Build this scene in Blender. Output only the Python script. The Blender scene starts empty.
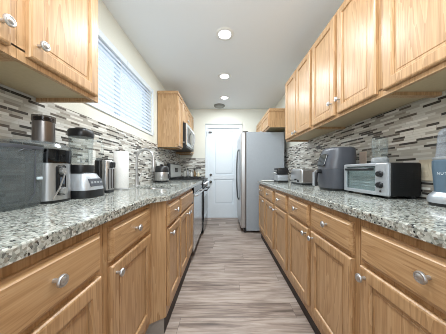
import bpy, bmesh, math, random
from mathutils import Vector, Matrix

random.seed(7)
SC = bpy.context.scene
COL = SC.collection
PI = math.pi


def lin(r, g, b):
    def f(c):
        c /= 255.0
        return c / 12.92 if c <= 0.04045 else ((c + 0.055) / 1.055) ** 2.4
    return (f(r), f(g), f(b), 1.0)


# ------------------------------------------------------------------ camera
cd = bpy.data.cameras.new('camera')
cd.sensor_fit = 'HORIZONTAL'
cd.sensor_width = 36.0
cd.lens = 185.0 / 446.0 * 36.0
cd.shift_x = -1.0 / 446.0
cd.shift_y = 4.0 / 446.0
cd.clip_start = 0.02
cam = bpy.data.objects.new('camera', cd)
cam.location = (0, 0, 1.07)
cam.rotation_euler = (PI / 2, 0, 0)
COL.objects.link(cam)
SC.camera = cam

# ------------------------------------------------------------------ world, light level
wd = bpy.data.worlds.new('daylight')
SC.world = wd
wd.use_nodes = True
bg = wd.node_tree.nodes['Background']
bg.inputs[0].default_value = (0.84, 0.93, 1.0, 1)
bg.inputs[1].default_value = 1.5
CAN_POWER = 13.0
# daylight outside the window
sun_d = bpy.data.lights.new('window_daylight', 'AREA')
sun_d.shape = 'RECTANGLE'
sun_d.size, sun_d.size_y = 1.5, 0.9
sun_d.energy = 0.6
sun_d.color = (0.88, 0.95, 1.0)
sun_o = bpy.data.objects.new('window_daylight', sun_d)
sun_o.location = (-1.75, 1.93, 2.05)
sun_o.rotation_euler = (0, -PI / 2, 0)
COL.objects.link(sun_o)
# unseen fill lamp added behind the camera to brighten the ceiling
fl_d = bpy.data.lights.new('ceiling_fill_lamp', 'AREA')
fl_d.shape = 'DISK'
fl_d.size = 0.8
fl_d.energy = 32.0
fl_d.color = (0.94, 0.98, 1.0)
fl_o = bpy.data.objects.new('ceiling_fill_lamp', fl_d)
fl_o.location = (0.05, -0.5, 1.75)
fl_o.rotation_euler = (PI + math.radians(-35), 0, 0)
COL.objects.link(fl_o)
vs = SC.view_settings
vs.view_transform = 'Standard'
vs.look = 'None'
vs.gamma = 1
vs.use_curve_mapping = False
vs.exposure = 0.1
SC.cycles.filter_width = 0.9

# ------------------------------------------------------------------ dimensions (metres)
XL, XR, YB, YF, ZC = -1.01, 1.12, -1.3, 4.21, 2.48
CT, CB = 0.914, 0.879            # worktop top and underside

# ------------------------------------------------------------------ materials
MATS = {}


def nodes_of(name):
    m = bpy.data.materials.new(name)
    m.use_nodes = True
    nt = m.node_tree
    return m, nt, nt.nodes['Principled BSDF']


def N(nt, kind, **kw):
    n = nt.nodes.new(kind)
    for k, v in kw.items():
        if k.startswith('i_'):
            key = k[2:]
            n.inputs[int(key) if key.isdigit() else key].default_value = v
        else:
            setattr(n, k, v)
    return n


def L(nt, a, b):
    nt.links.new(a, b)


def math_n(nt, op, a, b=None):
    n = nt.nodes.new('ShaderNodeMath')
    n.operation = op
    for i, v in enumerate((a, b)):
        if v is None:
            continue
        if isinstance(v, (int, float)):
            n.inputs[i].default_value = v
        else:
            nt.links.new(v, n.inputs[i])
    return n.outputs[0]


def ramp(nt, fac, stops, interp='LINEAR'):
    r = nt.nodes.new('ShaderNodeValToRGB')
    cr = r.color_ramp
    cr.interpolation = interp
    while len(cr.elements) < len(stops):
        cr.elements.new(0.5)
    for e, (p, c) in zip(cr.elements, stops):
        e.position = p
        e.color = c
    nt.links.new(fac, r.inputs[0])
    return r.outputs[0]


def plain(name, rgb, rough=0.5, metal=0.0, bump=0.0, bscale=60.0, spec=0.5, vary=0.04):
    """A single-colour material with a slight procedural variation."""
    if name in MATS:
        return MATS[name]
    m, nt, b = nodes_of(name)
    tc = N(nt, 'ShaderNodeTexCoord')
    no = N(nt, 'ShaderNodeTexNoise', i_Scale=bscale, i_Detail=3.0)
    L(nt, tc.outputs['Object'], no.inputs['Vector'])
    c = lin(*rgb)
    lo = tuple(x * (1 - vary) for x in c[:3]) + (1,)
    hi = tuple(min(1, x * (1 + vary)) for x in c[:3]) + (1,)
    L(nt, ramp(nt, no.outputs[0], [(0.3, lo), (0.7, hi)]), b.inputs['Base Color'])
    b.inputs['Roughness'].default_value = rough
    b.inputs['Metallic'].default_value = metal
    b.inputs['Specular IOR Level'].default_value = spec
    if bump:
        bp = N(nt, 'ShaderNodeBump', i_Strength=bump, i_Distance=0.002)
        L(nt, no.outputs[0], bp.inputs['Height'])
        L(nt, bp.outputs[0], b.inputs['Normal'])
    MATS[name] = m
    return m


def oak(name, axis):
    """Honey oak: long grain along the given axis."""
    m, nt, b = nodes_of(name)
    tc = N(nt, 'ShaderNodeTexCoord')
    oi = N(nt, 'ShaderNodeObjectInfo')
    off = N(nt, 'ShaderNodeVectorMath', operation='SCALE')
    off.inputs[0].default_value = (13.0, 7.0, 17.0)
    L(nt, oi.outputs['Random'], off.inputs['Scale'])
    add = N(nt, 'ShaderNodeVectorMath', operation='ADD')
    L(nt, tc.outputs['Object'], add.inputs[0])
    L(nt, off.outputs[0], add.inputs[1])

    def mapped(across, along):
        s = [across] * 3
        s['xyz'.index(axis)] = along
        mp = N(nt, 'ShaderNodeMapping')
        mp.inputs['Scale'].default_value = s
        L(nt, add.outputs[0], mp.inputs['Vector'])
        return mp.outputs[0]
    n1 = N(nt, 'ShaderNodeTexNoise', i_Scale=1.0, i_Detail=3.0, i_Distortion=0.8)
    L(nt, mapped(11.0, 1.0), n1.inputs['Vector'])
    rings = math_n(nt, 'FRACT', math_n(nt, 'MULTIPLY', n1.outputs[0], 9.0))
    n2 = N(nt, 'ShaderNodeTexNoise', i_Scale=1.0, i_Detail=4.0)
    L(nt, mapped(170.0, 5.0), n2.inputs['Vector'])
    fac = math_n(nt, 'ADD', math_n(nt, 'MULTIPLY', rings, 0.3), math_n(nt, 'MULTIPLY', n2.outputs[0], 0.75))
    col = ramp(nt, fac, [(0.15, lin(202, 168, 130)), (0.5, lin(184, 147, 106)), (0.82, lin(152, 113, 74))])
    L(nt, col, b.inputs['Base Color'])
    b.inputs['Roughness'].default_value = 0.36
    bp = N(nt, 'ShaderNodeBump', i_Strength=0.12, i_Distance=0.001)
    L(nt, n2.outputs[0], bp.inputs['Height'])
    L(nt, bp.outputs[0], b.inputs['Normal'])
    MATS[name] = m
    return m


def granite():
    m, nt, b = nodes_of('speckled_granite')
    tc = N(nt, 'ShaderNodeTexCoord')
    no = N(nt, 'ShaderNodeTexNoise', i_Scale=45.0, i_Detail=3.0)
    L(nt, tc.outputs['Object'], no.inputs['Vector'])
    mx = N(nt, 'ShaderNodeVectorMath', operation='MULTIPLY_ADD')
    L(nt, no.outputs['Color'], mx.inputs[0])
    mx.inputs[1].default_value = (0.008, 0.008, 0.008)
    L(nt, tc.outputs['Object'], mx.inputs[2])
    v1 = N(nt, 'ShaderNodeTexVoronoi', i_Scale=150.0)
    L(nt, mx.outputs[0], v1.inputs['Vector'])
    v2 = N(nt, 'ShaderNodeTexVoronoi', i_Scale=85.0)
    L(nt, mx.outputs[0], v2.inputs['Vector'])
    s1 = N(nt, 'ShaderNodeSeparateColor')
    L(nt, v1.outputs['Color'], s1.inputs[0])
    s2 = N(nt, 'ShaderNodeSeparateColor')
    L(nt, v2.outputs['Color'], s2.inputs[0])
    n3 = N(nt, 'ShaderNodeTexNoise', i_Scale=9.0, i_Detail=2.0)
    L(nt, tc.outputs['Object'], n3.inputs['Vector'])
    base = ramp(nt, s1.outputs[0], [(0.0, lin(42, 42, 43)), (0.14, lin(116, 108, 96)), (0.27, lin(142, 146, 138)),
                                    (0.50, lin(172, 175, 168)), (0.72, lin(204, 206, 199)), (0.9, lin(144, 150, 143))], 'CONSTANT')
    big = ramp(nt, s2.outputs[0], [(0.0, lin(54, 54, 54)), (0.14, lin(188, 190, 183)), (0.5, lin(214, 215, 208)), (0.8, lin(156, 160, 153))], 'CONSTANT')
    mix = N(nt, 'ShaderNodeMix', data_type='RGBA')
    L(nt, math_n(nt, 'MULTIPLY', n3.outputs[0], 0.5), mix.inputs[0])
    L(nt, base, mix.inputs[6])
    L(nt, big, mix.inputs[7])
    L(nt, mix.outputs[2], b.inputs['Base Color'])
    b.inputs['Roughness'].default_value = 0.09
    MATS['granite'] = m
    return m


def mosaic(name, u):
    """Thin horizontal strips of stone and glass, random lengths; u is the axis the rows run along."""
    m, nt, b = nodes_of(name)
    tc = N(nt, 'ShaderNodeTexCoord')
    sx = N(nt, 'ShaderNodeSeparateXYZ')
    L(nt, tc.outputs['Object'], sx.inputs[0])
    uu, zz = sx.outputs['XYZ'.index(u.upper())], sx.outputs[2]
    zr = math_n(nt, 'DIVIDE', zz, 0.0138)
    row = math_n(nt, 'FLOOR', zr)
    fz = math_n(nt, 'FRACT', zr)
    w1 = N(nt, 'ShaderNodeTexWhiteNoise', noise_dimensions='1D')
    L(nt, row, w1.inputs['W'])
    ur = math_n(nt, 'ADD', math_n(nt, 'DIVIDE', uu, 0.185), math_n(nt, 'MULTIPLY', w1.outputs[0], 9.0))
    cell = math_n(nt, 'FLOOR', ur)
    fu = math_n(nt, 'FRACT', ur)
    c1 = N(nt, 'ShaderNodeCombineXYZ')
    L(nt, cell, c1.inputs[0])
    L(nt, row, c1.inputs[1])
    w2 = N(nt, 'ShaderNodeTexWhiteNoise', noise_dimensions='3D')
    L(nt, c1.outputs[0], w2.inputs['Vector'])
    cut = math_n(nt, 'ADD', math_n(nt, 'MULTIPLY', w2.outputs[0], 0.4), 0.3)
    half = math_n(nt, 'GREATER_THAN', fu, cut)
    c2 = N(nt, 'ShaderNodeCombineXYZ')
    L(nt, cell, c2.inputs[0])
    L(nt, row, c2.inputs[1])
    L(nt, math_n(nt, 'ADD', half, 5.0), c2.inputs[2])
    w3 = N(nt, 'ShaderNodeTexWhiteNoise', noise_dimensions='3D')
    L(nt, c2.outputs[0], w3.inputs['Vector'])
    col = ramp(nt, w3.outputs[0], [(0.0, lin(72, 69, 66)), (0.16, lin(110, 103, 96)), (0.24, lin(212, 211, 205)), (0.42, lin(182, 178, 169)),
                                   (0.60, lin(228, 227, 221)), (0.76, lin(164, 158, 149)), (0.88, lin(195, 192, 184))], 'CONSTANT')
    e1 = math_n(nt, 'LESS_THAN', fz, 0.09)
    e2 = math_n(nt, 'LESS_THAN', math_n(nt, 'ABSOLUTE', math_n(nt, 'SUBTRACT', fu, cut)), 0.008)
    e3 = math_n(nt, 'LESS_THAN', fu, 0.012)
    joint = math_n(nt, 'MAXIMUM', e1, math_n(nt, 'MAXIMUM', e2, e3))
    mix = N(nt, 'ShaderNodeMix', data_type='RGBA')
    L(nt, joint, mix.inputs[0])
    L(nt, col, mix.inputs[6])
    mix.inputs[7].default_value = lin(186, 182, 172)
    L(nt, mix.outputs[2], b.inputs['Base Color'])
    L(nt, math_n(nt, 'ADD', math_n(nt, 'MULTIPLY', joint, 0.4), 0.25), b.inputs['Roughness'])
    bp = N(nt, 'ShaderNodeBump', i_Strength=0.25, i_Distance=0.002)
    L(nt, math_n(nt, 'SUBTRACT', 1.0, joint), bp.inputs['Height'])
    L(nt, bp.outputs[0], b.inputs['Normal'])
    MATS[name] = m
    return m


def planks():
    m, nt, b = nodes_of('grey_brown_planks')
    tc = N(nt, 'ShaderNodeTexCoord')
    sx = N(nt, 'ShaderNodeSeparateXYZ')
    L(nt, tc.outputs['Object'], sx.inputs[0])
    yr = math_n(nt, 'DIVIDE', sx.outputs[1], 0.15)
    row = math_n(nt, 'FLOOR', yr)
    fy = math_n(nt, 'FRACT', yr)
    w1 = N(nt, 'ShaderNodeTexWhiteNoise', noise_dimensions='1D')
    L(nt, row, w1.inputs['W'])
    xr = math_n(nt, 'ADD', math_n(nt, 'DIVIDE', sx.outputs[0], 1.2), math_n(nt, 'MULTIPLY', w1.outputs[0], 5.0))
    cell = math_n(nt, 'FLOOR', xr)
    fx = math_n(nt, 'FRACT', xr)
    c = N(nt, 'ShaderNodeCombineXYZ')
    L(nt, cell, c.inputs[0])
    L(nt, row, c.inputs[1])
    w2 = N(nt, 'ShaderNodeTexWhiteNoise', noise_dimensions='3D')
    L(nt, c.outputs[0], w2.inputs['Vector'])
    mp = N(nt, 'ShaderNodeMapping')
    mp.inputs['Scale'].default_value = (2.6, 34.0, 1.0)
    sh = N(nt, 'ShaderNodeVectorMath', operation='MULTIPLY_ADD')
    L(nt, w2.outputs['Color'], sh.inputs[0])
    sh.inputs[1].default_value = (4, 4, 0)
    L(nt, tc.outputs['Object'], sh.inputs[2])
    L(nt, sh.outputs[0], mp.inputs['Vector'])
    n1 = N(nt, 'ShaderNodeTexNoise', i_Scale=1.0, i_Detail=6.0, i_Roughness=0.62, i_Distortion=0.6)
    L(nt, mp.outputs[0], n1.inputs['Vector'])
    fac = math_n(nt, 'ADD', math_n(nt, 'MULTIPLY', w2.outputs[0], 0.16), n1.outputs[0])
    col = ramp(nt, fac, [(0.36, lin(88, 74, 66)), (0.52, lin(135, 118, 107)), (0.72, lin(178, 163, 152))])
    gap = math_n(nt, 'MAXIMUM', math_n(nt, 'LESS_THAN', fy, 0.014), math_n(nt, 'LESS_THAN', fx, 0.002))
    mix = N(nt, 'ShaderNodeMix', data_type='RGBA')
    L(nt, gap, mix.inputs[0])
    L(nt, col, mix.inputs[6])
    mix.inputs[7].default_value = lin(98, 88, 82)
    L(nt, mix.outputs[2], b.inputs['Base Color'])
    b.inputs['Roughness'].default_value = 0.42
    MATS['planks'] = m
    return m


def brushed(name, rgb, rough=0.3, axis='z'):
    m, nt, b = nodes_of(name)
    tc = N(nt, 'ShaderNodeTexCoord')
    mp = N(nt, 'ShaderNodeMapping')
    s = [220.0] * 3
    s['xyz'.index(axis)] = 3.0
    mp.inputs['Scale'].default_value = s
    L(nt, tc.outputs['Object'], mp.inputs['Vector'])
    no = N(nt, 'ShaderNodeTexNoise', i_Scale=1.0, i_Detail=2.0)
    L(nt, mp.outputs[0], no.inputs['Vector'])
    c = lin(*rgb)
    L(nt, ramp(nt, no.outputs[0], [(0.3, tuple(x * 0.9 for x in c[:3]) + (1,)), (0.7, c)]), b.inputs['Base Color'])
    b.inputs['Metallic'].default_value = 0.85
    b.inputs['Roughness'].default_value = rough
    MATS[name] = m
    return m


def clear(name, tint, body, amount, rough=0.05):
    """See-through plastic or glass: a tinted clear share and a glossy body share."""
    m, nt, b = nodes_of(name)
    out = nt.nodes['Material Output']
    tr = N(nt, 'ShaderNodeBsdfTransparent')
    tr.inputs[0].default_value = lin(*tint)
    b.inputs['Base Color'].default_value = lin(*body)
    b.inputs['Roughness'].default_value = rough
    lw = N(nt, 'ShaderNodeLayerWeight', i_Blend=0.35)
    fac = math_n(nt, 'MINIMUM', math_n(nt, 'ADD', math_n(nt, 'MULTIPLY', lw.outputs['Facing'], 0.30), amount), 1.0)
    mx = N(nt, 'ShaderNodeMixShader')
    L(nt, fac, mx.inputs[0])
    L(nt, tr.outputs[0], mx.inputs[1])
    L(nt, b.outputs[0], mx.inputs[2])
    L(nt, mx.outputs[0], out.inputs['Surface'])
    MATS[name] = m
    return m


def emit(name, rgb, strength):
    m, nt, b = nodes_of(name)
    b.inputs['Base Color'].default_value = lin(*rgb)
    b.inputs['Emission Color'].default_value = lin(*rgb)
    b.inputs['Emission Strength'].default_value = strength
    MATS[name] = m
    return m


def slat_mat():
    m, nt, b = nodes_of('white_blind_slat')
    out = nt.nodes['Material Output']
    tc = N(nt, 'ShaderNodeTexCoord')
    no = N(nt, 'ShaderNodeTexNoise', i_Scale=25.0)
    L(nt, tc.outputs['Object'], no.inputs['Vector'])
    L(nt, ramp(nt, no.outputs[0], [(0.3, lin(224, 231, 240)), (0.7, lin(234, 240, 247))]), b.inputs['Base Color'])
    b.inputs['Roughness'].default_value = 0.4
    tl = N(nt, 'ShaderNodeBsdfTranslucent')
    tl.inputs[0].default_value = lin(225, 236, 250)
    mx = N(nt, 'ShaderNodeMixShader')
    mx.inputs[0].default_value = 0.28
    L(nt, b.outputs[0], mx.inputs[1])
    L(nt, tl.outputs[0], mx.inputs[2])
    L(nt, mx.outputs[0], out.inputs['Surface'])
    return m


OV = oak('oak_upright_grain', 'z')
OH = oak('oak_level_grain', 'y')
GRAN = granite()
TILE_Y = mosaic('mosaic_strip_tile_side', 'y')
TILE_X = mosaic('mosaic_strip_tile_end', 'x')
FLOORM = planks()
CREAM = plain('cream_wall_paint', (228, 228, 217), 0.7, bump=0.1, bscale=180)
CEILM = plain('white_ceiling_paint', (232, 236, 238), 0.8, bump=0.1, bscale=150)
WHITE = plain('white_gloss_paint', (226, 234, 240), 0.35)
PLASTICW = plain('white_plastic', (228, 228, 224), 0.35)
IVORY = plain('ivory_plastic', (205, 194, 172), 0.4)
UNDER = plain('cabinet_underside_laminate', (190, 172, 138), 0.5)
STEEL = brushed('brushed_steel', (196, 196, 196), 0.28)
STEELH = brushed('brushed_steel_level', (222, 225, 228), 0.2, 'y')
CHROME = brushed('satin_nickel', (200, 200, 200), 0.32)
BLACK = plain('black_plastic', (26, 27, 29), 0.35)
BLACKG = plain('black_glass', (10, 11, 13), 0.06)
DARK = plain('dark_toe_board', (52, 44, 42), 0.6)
FGREY = plain('grey_fridge_side', (158, 164, 170), 0.42)
CHAR = plain('charcoal_plastic', (74, 77, 84), 0.33)
SILVERP = plain('silver_plastic', (174, 179, 184), 0.3, metal=0.35)
PAPER = plain('white_paper', (240, 240, 238), 0.9, bump=0.35, bscale=140)
BLUEG = plain('blue_grey_plastic', (88, 108, 124), 0.3)
GLASS = clear('clear_glass', (251, 253, 253), (150, 158, 158), 0.06)
SMOKE = clear('smoky_clear_plastic', (246, 248, 248), (128, 134, 136), 0.22, 0.12)
SMOKED = clear('dark_smoky_plastic', (196, 192, 190), (74, 72, 72), 0.16, 0.1)
FROST = clear('frosted_clear_plastic', (228, 233, 238), (200, 207, 215), 0.16, 0.15)
PANE = clear('window_pane_glass', (250, 253, 255), (220, 230, 235), 0.03)
SLATM = slat_mat()
LENS = emit('lit_lamp_lens', (244, 250, 255), 9.0)
LETTER = plain('pale_lettering', (228, 234, 238), 0.5)

# ------------------------------------------------------------------ geometry helpers
ORG = {}


def rings_to(bm, rings, cap0=True, cap1=True, closed=True):
    vs_ = [[bm.verts.new(p) for p in r] for r in rings]
    n = len(vs_[0])
    for a, b in zip(vs_, vs_[1:]):
        for i in range(n if closed else n - 1):
            j = (i + 1) % n
            bm.faces.new((a[i], a[j], b[j], b[i]))
    if cap0:
        bm.faces.new(list(reversed(vs_[0])))
    if cap1:
        bm.faces.new(vs_[-1])


class MB:
    """Collects shapes for ONE mesh object."""

    def __init__(self):
        self.bm = bmesh.new()

    def box(self, x0, x1, y0, y1, z0, z1, bev=0.0, seg=2):
        t = bmesh.new()
        bmesh.ops.create_cube(t, size=1.0)
        for v in t.verts:
            v.co = Vector(((x0 + x1) / 2 + v.co.x * (x1 - x0), (y0 + y1) / 2 + v.co.y * (y1 - y0), (z0 + z1) / 2 + v.co.z * (z1 - z0)))
        if bev:
            bmesh.ops.bevel(t, geom=list(t.edges), offset=bev, segments=seg, affect='EDGES', profile=0.5)
        self._merge(t)
        return self

    def _merge(self, t):
        me = bpy.data.meshes.new('scratch')
        t.to_mesh(me)
        t.free()
        self.bm.from_mesh(me)
        bpy.data.meshes.remove(me)

    def lathe(self, c, prof, n=28, axis='z', cap=True):
        rings = []
        for r, h in prof:
            ring = []
            for i in range(n):
                a = 2 * PI * i / n
                p = (r * math.cos(a), r * math.sin(a), h)
                if axis == 'x':
                    p = (p[2], p[0], p[1])
                elif axis == 'y':
                    p = (p[1], p[2], p[0])
                ring.append(Vector(p) + Vector(c))
            rings.append(ring)
        rings_to(self.bm, rings, cap, cap)
        return self

    def loft(self, secs, n=32, p=4.0, cap=True):
        """secs: (cx, cy, half_x, half_y, z) squircle sections."""
        rings = []
        for cx, cy, hx, hy, z in secs:
            ring = []
            for i in range(n):
                a = 2 * PI * i / n
                ca, sa = math.cos(a), math.sin(a)
                ring.append(Vector((cx + hx * math.copysign(abs(ca) ** (2 / p), ca), cy + hy * math.copysign(abs(sa) ** (2 / p), sa), z)))
            rings.append(ring)
        rings_to(self.bm, rings, cap, cap)
        return self

    def tube(self, pts, r, n=10, cap=True):
        pts = [Vector(p) for p in pts]
        rs = r if isinstance(r, (list, tuple)) else [r] * len(pts)
        rings = []
        up = None
        for i, p in enumerate(pts):
            d = (pts[min(i + 1, len(pts) - 1)] - pts[max(i - 1, 0)]).normalized()
            if up is None:
                up = Vector((0, 0, 1)) if abs(d.z) < 0.9 else Vector((1, 0, 0))
            s = d.cross(up).normalized()
            up = s.cross(d).normalized()
            rings.append([p + (s * math.cos(2 * PI * k / n) + up * math.sin(2 * PI * k / n)) * rs[i] for k in range(n)])
        rings_to(self.bm, rings, cap, cap)
        return self

    def prism(self, poly, z0, z1):
        rings_to(self.bm, [[Vector((x, y, z0)) for x, y in poly], [Vector((x, y, z1)) for x, y in poly]])
        return self

    def frame_rings(self, d, xf, y0, y1, z0, z1, prof, cap=True):
        """Concentric rectangles on a plane facing d*x: prof is (inset, depth outward)."""
        rings = []
        for ins, dep in prof:
            x = xf + d * dep
            rings.append([Vector((x, y0 + ins, z0 + ins)), Vector((x, y1 - ins, z0 + ins)), Vector((x, y1 - ins, z1 - ins)), Vector((x, y0 + ins, z1 - ins))])
        rings_to(self.bm, rings, True, cap)
        return self

    def build(self, name, mat, parent=None, smooth=False):
        bm = self.bm
        o_ = ORG.get(parent.name, Vector()) if parent else Vector()
        bmesh.ops.translate(bm, verts=bm.verts, vec=-o_)
        bmesh.ops.recalc_face_normals(bm, faces=bm.faces)
        me = bpy.data.meshes.new(name)
        bm.to_mesh(me)
        bm.free()
        me.materials.append(mat)
        if smooth:
            for p in me.polygons:
                p.use_smooth = True
            try:
                me.set_sharp_from_angle(angle=math.radians(38))
            except Exception:
                pass
        ob = bpy.data.objects.new(name, me)
        COL.objects.link(ob)
        if parent:
            ob.parent = parent
            ORG[ob.name] = o_
        return ob


def thing(name, label, cat, loc, group=None, rz=0.0):
    o = bpy.data.objects.new(name, None)
    o.empty_display_size = 0.05
    COL.objects.link(o)
    o.location = loc
    o.rotation_euler = (0, 0, rz)
    ORG[o.name] = Vector(loc)
    o['label'] = label
    o['category'] = cat
    if group:
        o['group'] = group
    return o


def tag(o, label, cat, group=None):
    o['label'] = label
    o['category'] = cat
    if group:
        o['group'] = group
    return o


def struct(o, label=None):
    o['kind'] = 'structure'
    if label:
        o['label'] = label
    return o


# knob: one mesh, pointing along +x, used by every door and drawer
_k = MB()
_k.lathe((0, 0, 0), [(0.006, 0.0), (0.0055, 0.008), (0.006, 0.014), (0.0115, 0.018), (0.0165, 0.021), (0.0170, 0.024), (0.0150, 0.028),
                     (0.0125, 0.0285), (0.0105, 0.0275), (0.0075, 0.0300), (0.001, 0.0312)], 20, 'x')
_kob = _k.build('knob', CHROME, None, True)
KNOB = _kob.data
bpy.data.objects.remove(_kob)


def knob(parent, d, x, y, z):
    o = bpy.data.objects.new('knob', KNOB)
    COL.objects.link(o)
    o.parent = parent
    o.location = Vector((x, y, z)) - ORG[parent.name]
    o.rotation_euler = (0, 0, 0 if d > 0 else PI)
    o['label'] = 'round satin nickel knob'


def door(parent, d, xf, y0, y1, z0, z1, ky=None, kz=None):
    fr = 0.056
    o = MB().frame_rings(d, xf, y0, y1, z0, z1, [(0, 0.0005), (0, 0.013), (0.003, 0.0175), (0.008, 0.0195), (fr - 0.008, 0.0195), (fr - 0.003, 0.0165), (fr, 0.0095)], False).build('door', OV, parent)
    MB().frame_rings(d, xf, y0, y1, z0, z1, [(fr - 0.002, 0.002), (fr - 0.002, 0.0085), (fr + 0.012, 0.0085), (fr + 0.015, 0.0105)]).build('door_panel', OV, o)
    if ky is not None:
        knob(o, d, xf + d * 0.0195, ky, kz)
    return o


def drawer(parent, d, xf, y0, y1, z0, z1, with_knob=True):
    o = MB().frame_rings(d, xf, y0, y1, z0, z1, [(0, 0.0005), (0, 0.010), (0.004, 0.013), (0.012, 0.0165), (0.015, 0.0195)]).build('drawer', OH, parent)
    if with_knob:
        knob(o, d, xf + d * 0.0195, (y0 + y1) / 2, (z0 + z1) / 2 + .008)
    return o


def carcass(d, xf, xb, y0, y1, z0, z1, top=True, rec=0.0):
    m = MB()
    a, b = sorted((xf, xb))
    t = 0.016
    m.box(a, b, y0, y0 + t, z0, z1).box(a, b, y1 - t, y1, z0, z1)
    m.box(a, b, y0 + t * .9, y1 - t * .9, z0 + rec, z0 + rec + t)
    bx = sorted((xb, xb + d * 0.01))
    m.box(bx[0], bx[1], y0 + t * .9, y1 - t * .9, z0 + rec, z1)
    if top:
        m.box(a, b, y0 + t * .9, y1 - t * .9, z1 - t, z1)
    return m


DR_T, DR_B, DO_T, DO_B = 0.845, 0.705, 0.686, 0.178


def base_cabinet(label, d, xf, xb, y0, y1, cols, group, toe_in=0.028, false_front=False):
    """cols: list of (ya, yb, knob side of door: 'n' near, 'f' far, None)."""
    t = thing('base_cabinet', label, 'cabinet', ((xf + xb) / 2, (y0 + y1) / 2, 0), group)
    ff = sorted((xf, xf - d * 0.019))
    carcass(d, xf - d * 0.019, xb, y0 + .001, y1 - .001, 0.118, CB, top=False).build('carcass', OV, t)
    MB().box(ff[0], ff[1], y0 + .0005, y1 - .0005, 0.112, CB - .001).build('face_frame', OV, t)
    tx = sorted((xf - d * toe_in, xb))
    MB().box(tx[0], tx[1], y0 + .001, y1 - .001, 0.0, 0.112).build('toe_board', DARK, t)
    for ya, yb, side in cols:
        ky = {'n': ya + 0.03, 'f': yb - 0.03}.get(side)
        door(t, d, xf, ya, yb, DO_B, DO_T, ky, 0.650)
        if not false_front:
            drawer(t, d, xf, ya, yb, DR_B, DR_T)
    if false_front:
        drawer(t, d, xf, cols[0][0], cols[-1][1], DR_B, DR_T, False)
    return t


def wall_cabinet(label, d, xf, xb, y0, y1, z0, z1, cols, group=None, crown=0.0, rec=0.022, kz=None, name='wall_cabinet'):
    t = thing(name, label, 'cabinet', ((xf + xb) / 2, (y0 + y1) / 2, z0), group)
    carcass(d, xf - d * 0.019, xb, y0, y1, z0 + .001, z1, True, rec).build('carcass', OV, t)
    m = MB()
    ff = sorted((xf, xf - d * 0.0188))
    w = 0.036
    ys = [y0] + [(cols[i][1] + cols[i + 1][0]) / 2 for i in range(len(cols) - 1)] + [y1]
    m.box(ff[0], ff[1], y0, y1, z0, z0 + w + .006).box(ff[0], ff[1], y0, y1, z1 - w, z1)
    for i, y in enumerate(ys):
        a, b = (y, y + w) if i == 0 else ((y - w, y) if i == len(ys) - 1 else (y - w / 2, y + w / 2))
        m.box(ff[0], ff[1], a, b, z0 + w, z1 - w)
    m.build('face_frame', OV, t)
    un = sorted((xf - d * 0.02, xb))
    MB().box(un[0] + .011, un[1] - .001, y0 + 0.017, y1 - 0.017, z0 + rec - 0.003, z0 + rec + .0002).build('bottom_panel', UNDER, t)
    if crown:
        cx = sorted((xf + d * crown, xb))
        MB().box(cx[0], cx[1], y0 - crown, y1, z1 - 0.035, z1 + 0.012, 0.006).build('crown_moulding', OH, t)
    for ya, yb, side in cols:
        ky = {'n': ya + 0.028, 'f': yb - 0.028}.get(side)
        door(t, d, xf, ya, yb, z0 + 0.022, z1 - (0.05 if crown else 0.02), ky, kz if kz else z0 + 0.115)
    return t


# ------------------------------------------------------------------ room shell
struct(MB().box(XL - 0.14, XR + 0.14, YB, YF + 0.14, -0.05, 0).build('floor', FLOORM), 'grey brown wood-look plank floor')
ceiling = struct(MB().box(XL - 0.14, XR + 0.14, YB, YF + 0.14, ZC, ZC + 0.08).build('ceiling', CEILM), 'flat white ceiling')
WY0, WY1, WZ0, WZ1 = 1.25, 2.60, 1.585, 2.222
w = MB()
w.box(XL - 0.14, XL, YB, WY0, 0, ZC).box(XL - 0.14, XL, WY1, YF + 0.14, 0, ZC)
w.box(XL - 0.14, XL, WY0, WY1, 0, WZ0).box(XL - 0.14, XL, WY0, WY1, WZ1, ZC)
wl = struct(w.build('wall_left', CREAM), 'cream left wall with a window')
wr = struct(MB().box(XR, XR + 0.14, YB, YF + 0.14, 0, ZC).build('wall_right', CREAM), 'cream right wall')
DX0, DX1, DZ = -0.362, 0.352, 2.045
w = MB()
w.box(XL, DX0 - .012, YF, YF + 0.14, 0, ZC).box(DX1 + .012, XR, YF, YF + 0.14, 0, ZC).box(DX0 - .013, DX1 + .013, YF, YF + 0.14, DZ + .012, ZC)
wf = struct(w.build('wall_far', CREAM), 'cream far wall around the white door')
# mosaic strip splashbacks, part of each wall
MB().box(XL, XL + 0.008, YB, YF - .008, CT + .0005, 1.468).build('tile_backsplash', TILE_Y, wl)
MB().box(XR - 0.008, XR, YB, YF, CT + .0005, 1.472).build('tile_backsplash', TILE_Y, wr)
MB().box(XL + .001, -0.41, YF - 0.008, YF, CT + .0005, 1.366).build('tile_backsplash', TILE_X, wf)
# door in the far wall
dr = thing('door_1', 'white two-panel door in the far wall', 'door', ((DX0 + DX1) / 2, YF, 0))
del dr['category']
struct(dr)
dm = MB()
yd = YF + 0.012
dm.box(DX0, DX1, yd + 0.022, yd + 0.04, 0.006, DZ)
PX = (DX0 + 0.135, DX1 - 0.125)
for a, b, c, e in ((DX0, PX[0], .006, DZ), (PX[1], DX1, .006, DZ), (PX[0] - .001, PX[1] + .001, .006, .315), (PX[0] - .001, PX[1] + .001, .89, .99), (PX[0] - .001, PX[1] + .001, 1.99, DZ)):
    dm.box(a, b, yd, yd + 0.024, c, e)
slab = dm.build('door_slab', WHITE, dr)
for z0, z1 in ((.315, .89), (.99, 1.99)):
    MB().box(PX[0] + .03, PX[1] - .03, yd + 0.006, yd + 0.024, z0 + .03, z1 - .03, 0.006).build('door_panel', WHITE, slab)
cs = MB()
cs.box(DX0 - 0.062, DX0 + .004, YF - 0.016, YF, 0, DZ + 0.07, 0.004).box(DX1 - .004, DX1 + 0.062, YF - 0.016, YF, 0, DZ + 0.07, 0.004)
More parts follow.
